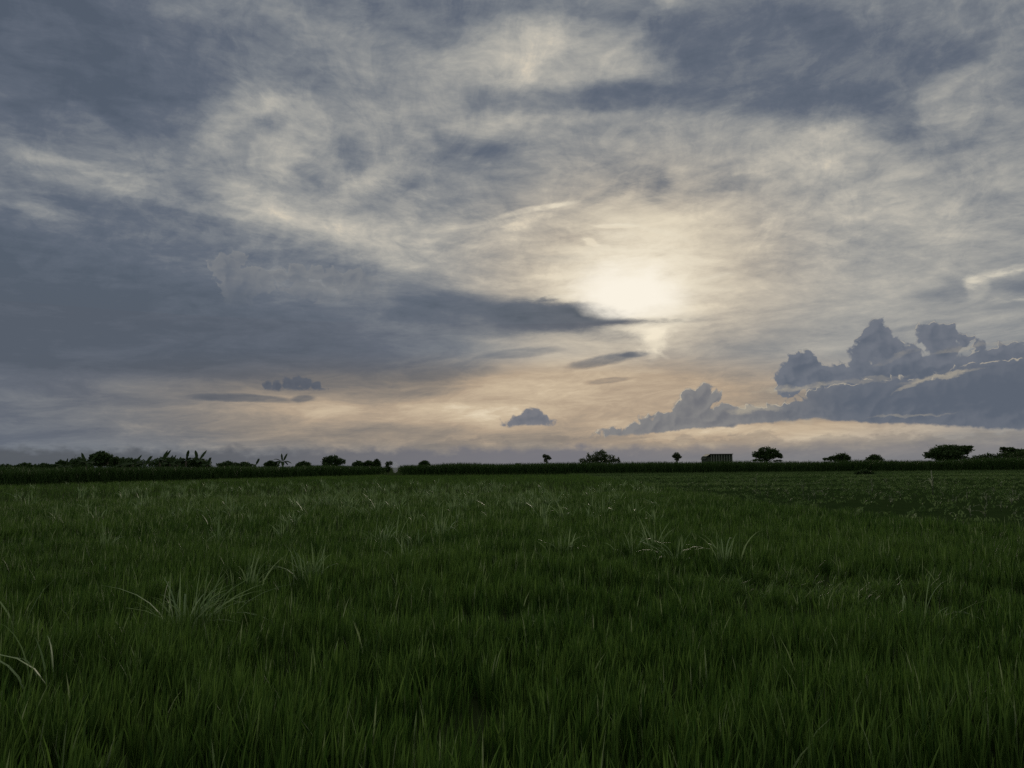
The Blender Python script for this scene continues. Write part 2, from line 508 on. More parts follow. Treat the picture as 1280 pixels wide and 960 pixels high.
    tree, NT = NT, outer
    g = NT.nodes.new('ShaderNodeGroup')
    g.node_tree = tree
    for k, (v, _) in enumerate(CAPTURED.values()):
        NT.links.new(v.s, g.inputs[k])
    return g.outputs[0]


def choose(test, yes, no):
    """one or the other part of the sky, so each direction only works out its own clouds"""
    n = NT.nodes.new('ShaderNodeMixShader')
    plug(n.inputs[0], test)
    NT.links.new(no, n.inputs[1])
    NT.links.new(yes, n.inputs[2])
    return n.outputs[0]


SKY_STRENGTH = 0.1
B1, B2, A1, A2 = 10.5, 20.0, 6.5, -10.0
top_l = build_sky((-180, A1, B2, 90))
top_r = build_sky((A1, 180, B2, 90))
mid_l = build_sky((-180, A2, B1, B2))
mid_r = build_sky((A2, 180, B1, B2))
bot_l = build_sky((-180, A1, -90, B1))
bot_r = build_sky((A1, 180, -90, B1))
REGION = None
top = choose(mth('GREATER_THAN', az, A1), top_r, top_l)
mid = choose(mth('GREATER_THAN', az, A2), mid_r, mid_l)
bot = choose(mth('GREATER_THAN', az, A1), bot_r, bot_l)
front = choose(mth('GREATER_THAN', el, B1), choose(mth('GREATER_THAN', el, B2), top, mid), bot)
# plainer cloud cover overhead and behind, out of view, brightened to light the grass
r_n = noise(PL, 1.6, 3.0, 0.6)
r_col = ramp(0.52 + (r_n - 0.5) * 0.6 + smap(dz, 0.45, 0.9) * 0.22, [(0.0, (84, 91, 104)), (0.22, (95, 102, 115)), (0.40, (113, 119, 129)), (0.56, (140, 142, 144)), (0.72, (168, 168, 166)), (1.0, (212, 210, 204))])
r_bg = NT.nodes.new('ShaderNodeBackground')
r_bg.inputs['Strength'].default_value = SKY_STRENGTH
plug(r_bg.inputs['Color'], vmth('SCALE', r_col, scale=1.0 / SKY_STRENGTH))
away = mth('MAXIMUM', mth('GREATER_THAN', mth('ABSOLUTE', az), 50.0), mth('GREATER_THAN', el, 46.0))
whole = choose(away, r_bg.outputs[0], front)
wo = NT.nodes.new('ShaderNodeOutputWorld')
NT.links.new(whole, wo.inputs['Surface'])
try:
    world.cycles.sampling_method = 'MANUAL'
    world.cycles.sample_map_resolution = 512
except Exception:
    pass

sun_data = bpy.data.lights.new("sun", 'SUN')
sun_data.energy = 1.1
sun_data.angle = R(10)
sun_data.color = (1.0, 0.88, 0.70)
sun = bpy.data.objects.new("sun", sun_data)
COL.objects.link(sun)
_d = -Vector((math.sin(R(SUN_AZ)) * math.cos(R(SUN_EL)), math.cos(R(SUN_AZ)) * math.cos(R(SUN_EL)), math.sin(R(SUN_EL))))
sun.rotation_euler = _d.to_track_quat('-Z', 'Y').to_euler()
sun.location = (20, 120, 60)

# ================================================================== helpers
def tag(o, label=None, cat=None, group=None, kind=None):
    if label: o["label"] = label
    if cat: o["category"] = cat
    if group: o["group"] = group
    if kind: o["kind"] = kind
    return o


def empty(name, loc, rz=0.0):
    o = bpy.data.objects.new(name, None)
    o.empty_display_size = 0.2
    o.location = loc
    o.rotation_euler = (0, 0, rz)
    COL.objects.link(o)
    return o


def link(name, me, mat, parent=None, loc=(0, 0, 0), rz=0.0, sc=None):
    o = bpy.data.objects.new(name, me)
    if mat is not None and not me.materials:
        me.materials.append(mat)
    o.location = loc
    o.rotation_euler = (0, 0, rz)
    if sc: o.scale = sc
    COL.objects.link(o)
    if parent is not None: o.parent = parent
    return o


def np_mesh(name, V, loops, starts, tint=None, smooth=False):
    me = bpy.data.meshes.new(name)
    me.vertices.add(len(V))
    me.vertices.foreach_set("co", V.astype(np.float32).ravel())
    me.loops.add(len(loops))
    me.loops.foreach_set("vertex_index", loops.astype(np.int32))
    me.polygons.add(len(starts))
    me.polygons.foreach_set("loop_start", starts.astype(np.int32))
    if tint is not None:
        a = me.attributes.new("tint", 'FLOAT', 'POINT')
        a.data.foreach_set("value", tint.astype(np.float32))
    me.update(calc_edges=True)
    return me


def ribbons(base, h, w, face, lean_dir, lean, droop, S, tint, name, zfold=None):
    """many tapering leaf blades: base (n,3); S quads along each, closed by a tip"""
    n = len(h)
    t = np.linspace(0, 1, S + 1)[None, :]                      # rings
    hor = (lean[:, None] * h[:, None]) * t ** 1.8
    ver = h[:, None] * (t - droop[:, None] * t ** 2.6)
    cx = base[:, 0:1] + np.cos(lean_dir)[:, None] * hor
    cy = base[:, 1:2] + np.sin(lean_dir)[:, None] * hor
    cz = base[:, 2:3] + ver
    prof = np.where(t < 0.35, 0.62 + 0.38 * t / 0.35, 1.0 - 0.75 * ((t - 0.35) / 0.65) ** 1.6)
    ww = w[:, None] * 0.5 * prof
    fx = np.cos(face)[:, None] * ww
    fy = np.sin(face)[:, None] * ww
    V = np.zeros((n, 2 * S + 1, 3), np.float32)
    V[:, 0:2 * S:2, 0] = (cx - fx)[:, :S]; V[:, 0:2 * S:2, 1] = (cy - fy)[:, :S]; V[:, 0:2 * S:2, 2] = cz[:, :S]
    V[:, 1:2 * S:2, 0] = (cx + fx)[:, :S]; V[:, 1:2 * S:2, 1] = (cy + fy)[:, :S]; V[:, 1:2 * S:2, 2] = cz[:, :S]
    V[:, 2 * S, 0] = cx[:, S]; V[:, 2 * S, 1] = cy[:, S]; V[:, 2 * S, 2] = cz[:, S]
    nv = 2 * S + 1
    pat, st, k = [], [], 0
    for q in range(S - 1):
        st.append(k); pat += [2 * q, 2 * q + 1, 2 * q + 3, 2 * q + 2]; k += 4
    st.append(k); pat += [2 * S - 2, 2 * S - 1, 2 * S]; k += 3
    off = (np.arange(n) * nv)[:, None]
    loops = (np.array(pat)[None, :] + off).ravel()
    starts = (np.array(st)[None, :] + (np.arange(n) * k)[:, None]).ravel()
    return V.reshape(-1, 3), loops, starts, np.repeat(tint, nv)


def join(parts):
    V, Lp, St, T, vo, lo = [], [], [], [], 0, 0
    for v, l, s_, t_ in parts:
        V.append(v); Lp.append(l + vo); St.append(s_ + lo); T.append(t_)
        vo += len(v); lo += len(l)
    return np.concatenate(V), np.concatenate(Lp), np.concatenate(St), np.concatenate(T)


def patchy(x, y, f=1.0, seed=0):
    """smooth uneven field, about -1 .. 1"""
    r = np.random.default_rng(100 + seed)
    v = np.zeros_like(x)
    for k in range(9):
        a = r.uniform(0, 2 * math.pi); q = f * r.uniform(0.25, 1.9); p = r.uniform(0, 6.28)
        v += np.sin((x * math.cos(a) + y * math.sin(a)) * q + p + 0.8 * np.sin(x * q * 0.6 + y * q * 0.5 + p * 2))
    return v / 4.0


def to_px(x, y, z):
    M = np.array(CAM_M.transposed())
    p = np.stack([x, y, z - CAM_H], -1) @ M.T
    return 640 + F * p[..., 0] / -p[..., 2], 480 - F * p[..., 1] / -p[..., 2]


# ------------------------------------------------------------------ materials
def leaf_mat(name, dark, light, trans=0.3, rough=0.5, spec=0.3, patch=0.25, scale=0.35, use_tint=True, pale=None):
    m = bpy.data.materials.new(name)
    m.use_nodes = True
    nt = m.node_tree
    nt.nodes.clear()
    N, Lk = nt.nodes.new, nt.links.new
    out = N('ShaderNodeOutputMaterial')
    geo = N('ShaderNodeNewGeometry')
    nz = N('ShaderNodeTexNoise'); nz.inputs['Scale'].default_value = scale; nz.inputs['Detail'].default_value = 4
    Lk(geo.outputs['Position'], nz.inputs['Vector'])
    at_ = N('ShaderNodeAttribute'); at_.attribute_name = "tint"
    mm = N('ShaderNodeMath'); mm.operation = 'MULTIPLY_ADD'
    Lk(nz.outputs['Fac'], mm.inputs[0]); mm.inputs[1].default_value = patch * 2
    ad = N('ShaderNodeMath'); ad.operation = 'ADD'; ad.inputs[1].default_value = -patch
    if use_tint:
        Lk(at_.outputs['Fac'], ad.inputs[0])
    else:
        ad.inputs[0].default_value = 0.5
    Lk(ad.outputs[0], mm.inputs[2])
    mx = N('ShaderNodeMix'); mx.data_type = 'RGBA'; mx.clamp_factor = True
    Lk(mm.outputs[0], mx.inputs[0])
    mx.inputs[6].default_value = (*dark, 1); mx.inputs[7].default_value = (*light, 1)
    col = mx.outputs[2]
    if pale is not None:
        m2 = N('ShaderNodeMix'); m2.data_type = 'RGBA'; m2.clamp_factor = True
        sb = N('ShaderNodeMath'); sb.operation = 'SUBTRACT'; sb.inputs[1].default_value = 1.2
        Lk(at_.outputs['Fac'], sb.inputs[0])
        Lk(sb.outputs[0], m2.inputs[0]); Lk(col, m2.inputs[6]); m2.inputs[7].default_value = (*pale, 1)
        col = m2.outputs[2]
    bs = N('ShaderNodeBsdfPrincipled')
    Lk(col, bs.inputs['Base Color'])
    bs.inputs['Roughness'].default_value = rough
    bs.inputs['Specular IOR Level'].default_value = spec
    if trans > 0:
        tr = N('ShaderNodeBsdfTranslucent')
        Lk(col, tr.inputs['Color'])
        ms = N('ShaderNodeMixShader'); ms.inputs[0].default_value = trans
        Lk(bs.outputs[0], ms.inputs[1]); Lk(tr.outputs[0], ms.inputs[2])
        Lk(ms.outputs[0], out.inputs[0])
    else:
        Lk(bs.outputs[0], out.inputs[0])
    return m


M_GRASS = leaf_mat("rice_blades", (0.030, 0.074, 0.011), (0.114, 0.195, 0.038), 0.38, 0.5, 0.2, 0.3, 0.5, True, (0.24, 0.30, 0.15))
M_WEED = leaf_mat("pale_weed", (0.11, 0.185, 0.065), (0.28, 0.375, 0.175), 0.3, 0.5, 0.25, 0.1, 2.0)
M_LOW = leaf_mat("low_weeds", (0.055, 0.11, 0.026), (0.17, 0.25, 0.085), 0.3, 0.65, 0.12, 0.25, 0.2)
M_CANE = leaf_mat("cane_leaves", (0.024, 0.055, 0.012), (0.058, 0.105, 0.026), 0.2, 0.6, 0.1, 0.2, 0.1)
M_TREE = leaf_mat("tree_leaves", (0.028, 0.056, 0.017), (0.065, 0.11, 0.033), 0.25, 0.6, 0.1, 0.2, 0.4)
M_TREE_PALE = leaf_mat("young_leaves", (0.05, 0.075, 0.032), (0.095, 0.125, 0.055), 0.25, 0.5, 0.3, 0.2, 0.4)
M_BANANA = leaf_mat("banana_leaves", (0.018, 0.036, 0.011), (0.036, 0.062, 0.019), 0.1, 0.6, 0.06, 0.15, 0.6)
M_BARK = leaf_mat("bark", (0.05, 0.042, 0.032), (0.13, 0.11, 0.085), 0, 0.85, 0.2, 0.45, 3.0, False)
M_STRAW = leaf_mat("dry_straw", (0.17, 0.21, 0.12), (0.30, 0.33, 0.22), 0.25, 0.7, 0.1, 0.2, 3.0)
M_SOIL = leaf_mat("damp_soil", (0.013, 0.027, 0.008), (0.028, 0.046, 0.015), 0, 1.0, 0.0, 0.5, 0.7, False)
M_TURF = leaf_mat("field_floor", (0.018, 0.030, 0.010), (0.035, 0.050, 0.018), 0, 1.0, 0.0, 0.5, 0.9, False)
M_WALL = leaf_mat("weathered_boards", (0.06, 0.078, 0.052), (0.105, 0.125, 0.09), 0, 0.9, 0.05, 0.5, 1.5, False)
M_ROOF = leaf_mat("tin_roof", (0.035, 0.045, 0.032), (0.07, 0.085, 0.06), 0, 0.75, 0.15, 0.5, 1.2, False)
M_POST = leaf_mat("pale_posts", (0.17, 0.195, 0.15), (0.25, 0.275, 0.22), 0, 0.7, 0.2, 0.5, 2.0, False)

# ------------------------------------------------------------------ ground
def sheet(name, pts, z, mat):
    me = bpy.data.meshes.new(name)
    me.from_pydata([(x, y, z) for x, y in pts], [], [list(range(len(pts)))])
    o = link(name, me, mat)
    tag(o, kind='structure')
    return o


sheet('ground', [(6000 * math.cos(a), 6000 * math.sin(a)) for a in np.linspace(0, 2 * math.pi, 96, endpoint=False)], 0.0, M_TURF)

EDGE_PX = [(735, 593.2), (800, 600.5), (870, 612), (940, 622.5), (1020, 630), (1100, 637), (1190, 645), (1280, 652), (1500, 672), (1900, 700)]
EX = np.array([p[0] for p in EDGE_PX]); EY = np.array([p[1] for p in EDGE_PX])
sheet('field_soil', [ground(p[0], p[1], 0.30) for p in EDGE_PX] + [(260, 100), (260, 141), (17, 141)], 0.004, M_SOIL)


def in_bare_field(x, y):
    X, Y = to_px(x, y, np.full_like(x, 0.30))
    return (X > 735) & (Y < np.interp(X, EX, EY))


# left cane stands along a line running away from us
CL0, CL1 = np.array([-66.0, 45.0]), np.array([-26.6, 163.0])


def behind_left_cane(x, y):
    xl = CL0[0] + (y - CL0[1]) * (CL1[0] - CL0[0]) / (CL1[1] - CL0[1])
    return (x < xl) & (y < 200)


CANE_Y = 141.0

# ------------------------------------------------------------------ grass of the near field
def grass_zone(r0, r1, dens, hills_blades, S, hmul, w0, az_lim=50):
    a = R(az_lim)
    n = int(dens * a * (r1 * r1 - r0 * r0) / hills_blades)
    r = np.sqrt(RNG.uniform(r0 * r0, r1 * r1, n)); th = RNG.uniform(-a, a, n)
    x, y = r * np.sin(th), r * np.cos(th)
    ok = ~in_bare_field(x, y) & ~behind_left_cane(x, y) & (y < CANE_Y + np.where(x < 0, -x * 0.5, 0))
    x, y = x[ok], y[ok]
    p = patchy(x, y, 0.55, 1); p2 = patchy(x, y, 2.2, 2)
    p3 = patchy(x, y, 6.0, 3)
    thin = RNG.uniform(0, 1, len(x)) < np.clip(0.72 + 0.35 * p2 + 0.35 * p3, 0.12, 1)
    x, y, p, p2, p3 = x[thin], y[thin], p[thin], p2[thin], p3[thin]
    hh = 0.31 + 0.045 * p + 0.05 * p2 + 0.05 * p3 + RNG.normal(0, 0.035, len(x))
    # beaten down patch right of the middle
    fx, fy = ground(1010, 745)
    flat = np.exp(-(((x - fx) / 1.3) ** 2 + ((y - fy) / 1.3) ** 2))
    x = np.repeat(x, hills_blades); y = np.repeat(y, hills_blades); hh = np.repeat(hh, hills_blades); flat = np.repeat(flat, hills_blades)
    hill_tint = np.repeat(np.clip(0.38 + 0.16 * p + RNG.normal(0, 0.10, len(p)), 0, 1), hills_blades)
    m = len(x)
    o = RNG.uniform(0, 2 * math.pi, m); rad = np.abs(RNG.normal(0, 0.034, m)) * (1 + w0 * 12)
    base = np.stack([x + rad * np.cos(o), y + rad * np.sin(o), np.zeros(m)], -1)
    h = hh * RNG.uniform(0.62, 1.16, m) * hmul * (1 - 0.35 * flat)
    lean = np.abs(RNG.normal(0.14, 0.11, m)) + 0.5 * flat * RNG.uniform(0, 1.3, m)
    ld = np.where(RNG.uniform(0, 1, m) < 0.5, o, RNG.normal(0.5, 0.9, m))
    droop = np.clip(lean * RNG.uniform(0.05, 0.6, m), 0, 0.5)
    tint = np.clip(hill_tint + RNG.normal(0, 0.28, m) + 0.25 * flat, 0, 1.1)
    r_now = np.hypot(x, y)
    # a share of pale older blades, more of them where the weeds stand
    weedy = np.exp(-(((x + 6) / 16) ** 2 + ((y - 42) / 22) ** 2)) * 0.20 + 0.004 + 0.008 * np.clip(r_now / 15, 0, 1) + 0.05 * flat
    old = RNG.uniform(0, 1, m) < weedy
    tint = np.where(old, 1.2 + RNG.uniform(0.3, 1.0, m), tint)
    h = np.where(old, h * 1.10, h)
    lean = np.where(old, lean * 1.25, lean)
    w = w0 * RNG.uniform(0.6, 1.3, m)
    return ribbons(base, h, w, RNG.uniform(0, math.pi, m), ld, lean, droop, S, tint, '')


if not SKY_ONLY:
    g = join([grass_zone(2.0, 8, 1550, 10, 4, 1.0, 0.0115), grass_zone(8, 18, 900, 9, 3, 0.98, 0.0120), grass_zone(18, 42, 270, 8, 2, 0.98, 0.017),
              grass_zone(42, 190, 26, 6, 1, 1.0, 0.045, 46)])
    me = np_mesh('grass', g[0], g[1], g[2], g[3])
    tag(link('grass', me, M_GRASS), 'dense dark green blades of the grassy crop filling the near field', 'grass', kind='stuff')
    print('grass faces', len(g[2]))

    # ---- low weeds in rows on the bare field
    ys = []
    x_, y_ = [], []
    for row in np.arange(22.0, 140.0, 1.5):
        n = int(260 / 0.16)
        xx = RNG.uniform(0, 260, n)
        x_.append(xx); y_.append(row + 0.02 * xx + RNG.normal(0, 0.12, n))
    x = np.concatenate(x_); y = np.concatenate(y_)
    ok = in_bare_field(x, y) & (y < CANE_Y - 2) & (np.abs(x) < y * 1.05)
    x, y = x[ok], y[ok]
    gap_ = RNG.uniform(0, 1, len(x)) < np.clip(0.75 + 0.45 * patchy(x * 0.4, y * 1.2, 0.5, 5), 0.2, 1) * (0.62 + 0.38 * np.sin(2 * math.pi * (y - 0.02 * x) / (2.2 + 0.055 * y)))
    x, y = x[gap_], y[gap_]
    k = 6
    tn = np.repeat(np.clip(0.35 + 0.25 * patchy(x * 0.5, y, 0.6, 8) + RNG.normal(0, 0.15, len(x)), 0, 1), k)
    x = np.repeat(x, k); y = np.repeat(y, k); m = len(x)
    base = np.stack([x + RNG.normal(0, 0.07, m), y + RNG.normal(0, 0.07, m), np.zeros(m)], -1)
    bl = ribbons(base, RNG.uniform(0.07, 0.24, m), RNG.uniform(0.03, 0.07, m), RNG.uniform(0, math.pi, m), RNG.uniform(0, 6.28, m), RNG.uniform(0.3, 1.1, m), RNG.uniform(0.1, 0.6, m), 2, np.clip(tn + RNG.normal(0, 0.15, m), 0, 1.2), '')
    # grassy verge along the foot of the cane
    m = 42000
    xv = RNG.uniform(10, 230, m)
    base = np.stack([xv, CANE_Y - RNG.uniform(0.5, 7, m), np.zeros(m)], -1)
    vg = ribbons(base, RNG.uniform(0.25, 0.6, m), RNG.uniform(0.05, 0.09, m), RNG.uniform(0, math.pi, m), RNG.uniform(0, 6.28, m), RNG.uniform(0.1, 0.6, m), RNG.uniform(0, 0.4, m), 1, np.clip(RNG.normal(0.5, 0.2, m), 0, 1), '')
    b = join([bl, vg])
    tag(link('ground_cover', np_mesh('ground_cover', *b), M_LOW), 'low weeds growing in rows over the bare field below the right-hand cane', 'weeds', kind='stuff')

    # ---- sugar cane
    def cane(x, y, h, per=8):
        n = len(x)
        x = np.repeat(x, per); y = np.repeat(y, per); h = np.repeat(h, per); m = len(x)
        start = RNG.uniform(0, 0.62, m) * h
        ln = (h - start) * RNG.uniform(0.85, 1.2, m)
        base = np.stack([x + RNG.normal(0, 0.12, m), y + RNG.normal(0, 0.12, m), start], -1)
        lean = RNG.uniform(0.15, 0.75, m)
        return ribbons(base, ln, RNG.uniform(0.06, 0.11, m), RNG.uniform(0, math.pi, m), RNG.uniform(0, 6.28, m), lean, lean * RNG.uniform(0.1, 0.5, m), 3, np.clip(RNG.normal(0.45, 0.2, m), 0, 1), '')

    xs, ysn = [], []
    for row in range(9):
        n = int(262 / 0.3)
        xx = np.linspace(-22.0 + 0.0 * row, 240, n) + RNG.normal(0, 0.08, n)
        yy = CANE_Y + row * 1.3 + np.where(xx < 20, (20 - xx) * 0.24, 0) + RNG.normal(0, 0.2, n)
        keep_ = xx > (500.5 - 640) / F * yy
        xs.append(xx[keep_]); ysn.append(yy[keep_])
    x = np.concatenate(xs); y = np.concatenate(ysn)
    h = 2.26 + 0.17 * patchy(x, y, 0.3, 4) + RNG.normal(0, 0.05, len(x)) + np.clip((x - 84) * 0.05, 0, 0.35)
    tag(link('sugarcane_field', np_mesh('sugarcane', *cane(x, y, h)), M_CANE), 'long even stand of tall green cane along the horizon right of the narrow gap', 'crop', kind='stuff')
    xs, ysn = [], []
    dirv = (CL1 - CL0) / np.linalg.norm(CL1 - CL0); nrm = np.array([-dirv[1], dirv[0]])
    for row in range(10):
        ln = np.linalg.norm(CL1 - CL0) + row * 1.2
        n = int(ln / 0.27)
        tt = np.linspace(0, ln, n) + RNG.normal(0, 0.1, n)
        pts = CL0[None] + dirv[None] * tt[:, None] + nrm[None] * (row * 1.3 + RNG.normal(0, 0.2, n))[:, None]
        keep_ = pts[:, 0] < (489 - 640) / F * pts[:, 1]
        xs.append(pts[keep_, 0]); ysn.append(pts[keep_, 1])
    x = np.concatenate(xs); y = np.concatenate(ysn)
    h = 2.0 + 0.2 * patchy(x, y, 0.3, 6) + RNG.normal(0, 0.06, len(x))
    tag(link('sugarcane_field', np_mesh('sugarcane', *cane(x, y, h)), M_CANE), 'dark stand of cane left of the narrow gap, in front of the banana plants', 'crop', kind='stuff')

# ================================================================== trees and plants
def tube(pts, rads, seg=7):
    V, Fc = [], []
    pts = [Vector(p) for p in pts]
    for i, (p, r) in enumerate(zip(pts, rads)):
        d = (pts[min(i + 1, len(pts) - 1)] - pts[max(i - 1, 0)]).normalized()
        a = d.cross(Vector((0.3, 0.9, 0.2))).normalized(); b = d.cross(a)
        for k in range(seg):
            an = 2 * math.pi * k / seg
            V.append(p + a * (r * math.cos(an)) + b * (r * math.sin(an)))
    for i in range(len(pts) - 1):
        for k in range(seg):
            k2 = (k + 1) % seg
            Fc.append((i * seg + k, i * seg + k2, (i + 1) * seg + k2, (i + 1) * seg + k))
    Fc.append(tuple(range(seg))[::-1]); Fc.append(tuple((len(pts) - 1) * seg + k for k in range(seg)))
    return V, Fc


def mesh_of(name, pieces, smooth=True):
    V, Fc = [], []
    for v, f in pieces:
        o = len(V)
        V += [tuple(q) for q in v]
        Fc += [tuple(i + o for i in q) for q in f]
    me = bpy.data.meshes.new(name)
    me.from_pydata(V, [], Fc)
    if smooth:
        me.polygons.foreach_set("use_smooth", [True] * len(me.polygons))
    me.update()
    return me


def leaf_cloud(lobes, n, size, name, rng):
    """leaf clumps through ellipsoid lobes (cx, cy, cz, rx, ry, rz)"""
    n = int(n * 1.7)
    w = np.array([l[3] * l[5] for l in lobes]); w = w / w.sum()
    idx = rng.choice(len(lobes), n, p=w)
    Lb = np.array(lobes)[idx]
    d = rng.normal(size=(n, 3)); d /= np.linalg.norm(d, axis=1)[:, None]
    # sprays: leaves gather round twig ends
    twigs = max(14, n // 22)
    td = rng.normal(size=(twigs, 3)); td /= np.linalg.norm(td, axis=1)[:, None]
    tr = rng.uniform(0.45, 1.02, twigs)
    ti = rng.integers(0, twigs, n)
    near = rng.uniform(0, 1, n) < 0.6
    rr = rng.uniform(0.2, 1.0, n) ** 0.5
    u = np.where(near[:, None], td[ti] * tr[ti][:, None] + rng.normal(0, 0.16, (n, 3)), d * rr[:, None])
    c = Lb[:, :3] + u * Lb[:, 3:]
    s_ = size * rng.uniform(0.6, 1.35, n)
    a = rng.normal(size=(n, 3)); a /= np.linalg.norm(a, axis=1)[:, None]
    b = np.cross(a, rng.normal(size=(n, 3))); b /= np.linalg.norm(b, axis=1)[:, None]
    V = np.stack([c - a * s_[:, None], c + b * (s_ * 0.45)[:, None], c + a * s_[:, None], c - b * (s_ * 0.45)[:, None]], 1)
    loops = np.arange(n * 4); starts = np.arange(n) * 4
    tint = np.repeat(np.clip(rng.normal(0.45, 0.2, n), 0, 1), 4)
    return np_mesh(name, V.reshape(-1, 3), loops, starts, tint)


def tree(name, X0, dist, lobes_px, label, cat='tree', group=None, n=1500, size=0.3, mat=None, trunk_r=0.16, bare=0, depth=0.8, seed=1):
    """lobes_px: (X, Y, rx, ry) as seen in the photograph at the tree's own distance"""
    rng = np.random.default_rng(seed)
    rnd = random.Random(seed)
    gx = at(X0, 580, dist)[0]
    k = dist / F
    root = empty(name, (gx, dist, 0))
    lobes = []
    for i, (X, Y, rx, ry) in enumerate(lobes_px):
        px, py, pz = at(X, Y, dist)
        lobes.append((px - gx, rng.uniform(-0.4, 0.4) * rx * k, pz, rx * k, rx * k * depth, ry * k))
    top = max(l[2] for l in lobes)
    low_ = min(l[2] - l[5] for l in lobes)
    fork = max(0.5, min(low_ * 0.9, top * 0.6))
    pieces = []
    lean = rnd.uniform(-0.15, 0.15)
    pieces.append(tube([(0, 0, -0.05), (lean * 0.4, 0.03, fork * 0.5), (lean, 0, fork), (lean * 1.3, 0.1, top)], [trunk_r * 1.35, trunk_r, trunk_r * 0.85, trunk_r * 0.25]))
    for l in lobes:
        for _ in range(2):
            e = Vector((l[0] + rnd.uniform(-.5, .5) * l[3], l[1] + rnd.uniform(-.5, .5) * l[4], l[2] + rnd.uniform(-.3, .5) * l[5]))
            s0 = Vector((lean, 0, fork * rnd.uniform(0.75, 1.0)))
            mid = s0.lerp(e, 0.5) + Vector((0, 0, 0.15))
            pieces.append(tube([s0, mid, e], [trunk_r * 0.55, trunk_r * 0.35, trunk_r * 0.12], 5))
    link('trunk', mesh_of('trunk', pieces), M_BARK, root)
    link('crown', leaf_cloud(lobes, n, size, 'crown', rng), mat or M_TREE, root)
    tag(root, label, cat, group)
    return root


def banana(X, Yb, dist, top_px, lean, label, group, seed, n_leaf=8, spread=1.0):
    rnd = random.Random(seed)
    gx = at(X, 580, dist)[0]
    ztop = at(X, top_px, dist)[2]
    root = empty('banana_plant', (gx, dist, 0))
    tag(root, label, 'banana plant', group)
    hs = ztop * 0.62
    link('stem', mesh_of('stem', [tube([(0, 0, -0.05), (0.03, 0, hs * 0.5), (lean * 0.2, 0, hs)], [0.17, 0.14, 0.08], 8)]), M_BARK, root)
    V, Fc = [], []
    for i in range(n_leaf):
        an = 2 * math.pi * i / n_leaf * 1.0 + rnd.uniform(-0.5, 0.5)
        if i < 2:      # upright young leaves
            Ln = ztop - hs; up, hor, dr = 1.0, 0.55 * spread * rnd.uniform(0.1, 1.7), 0.0
            an = rnd.choice([0.2, 2.9]) + rnd.uniform(-.3, .3) if i == 0 else an
        else:
            Ln = (ztop - hs) * rnd.uniform(0.9, 1.25); up, hor, dr = rnd.uniform(0.45, 0.95), rnd.uniform(0.75, 1.15) * spread, rnd.uniform(0.5, 1.05)
        wd = (0.23 if i < 2 else 0.36) * rnd.uniform(0.8, 1.2)
        dirx, diry = math.cos(an), math.sin(an)
        if i < 2:       # young leaves stand up and show their blade
            tl = math.hypot(up, hor)
            sx, sy, sz = -up / tl * (1 if dirx >= 0 else -1), 0.35, hor * abs(dirx) / tl
        else:
            sx, sy, sz = -diry, dirx, 0.0
        Sg = 9
        o = len(V)
        for s_ in range(Sg + 1):
            t = s_ / Sg
            hx = Ln * hor * (t + 0.05)
            z = hs + Ln * (up * t - dr * t * t)
            prof = 0.05 if t < 0.12 else math.sin(min(1, (t - 0.10) / 0.9) * math.pi) ** 0.55
            if s_ == Sg: prof = 0.02
            tear = rnd.uniform(0.65, 1.0)
            w1, w2 = wd * prof * tear, wd * prof * rnd.uniform(0.65, 1.0)
            sag = (0.1 if i < 2 else 0.35) * wd * prof
            c = (lean * 0.2 + dirx * hx, diry * hx, z)
            V += [(c[0] + sx * w1, c[1] + sy * w1, z + sz * w1 - sag), c, (c[0] - sx * w2, c[1] - sy * w2, z - sz * w2 - sag)]
        for s_ in range(Sg):
            b0 = o + 3 * s_
            Fc += [(b0, b0 + 1, b0 + 4, b0 + 3), (b0 + 1, b0 + 2, b0 + 5, b0 + 4)]
    me = bpy.data.meshes.new('leaves')
    me.from_pydata(V, [], Fc)
    a = me.attributes.new("tint", 'FLOAT', 'POINT')
    a.data.foreach_set("value", np.clip(np.random.default_rng(seed).normal(0.45, 0.12, len(V)), 0, 1).astype(np.float32))
    link('leaves', me, M_BANANA, root)
    return root


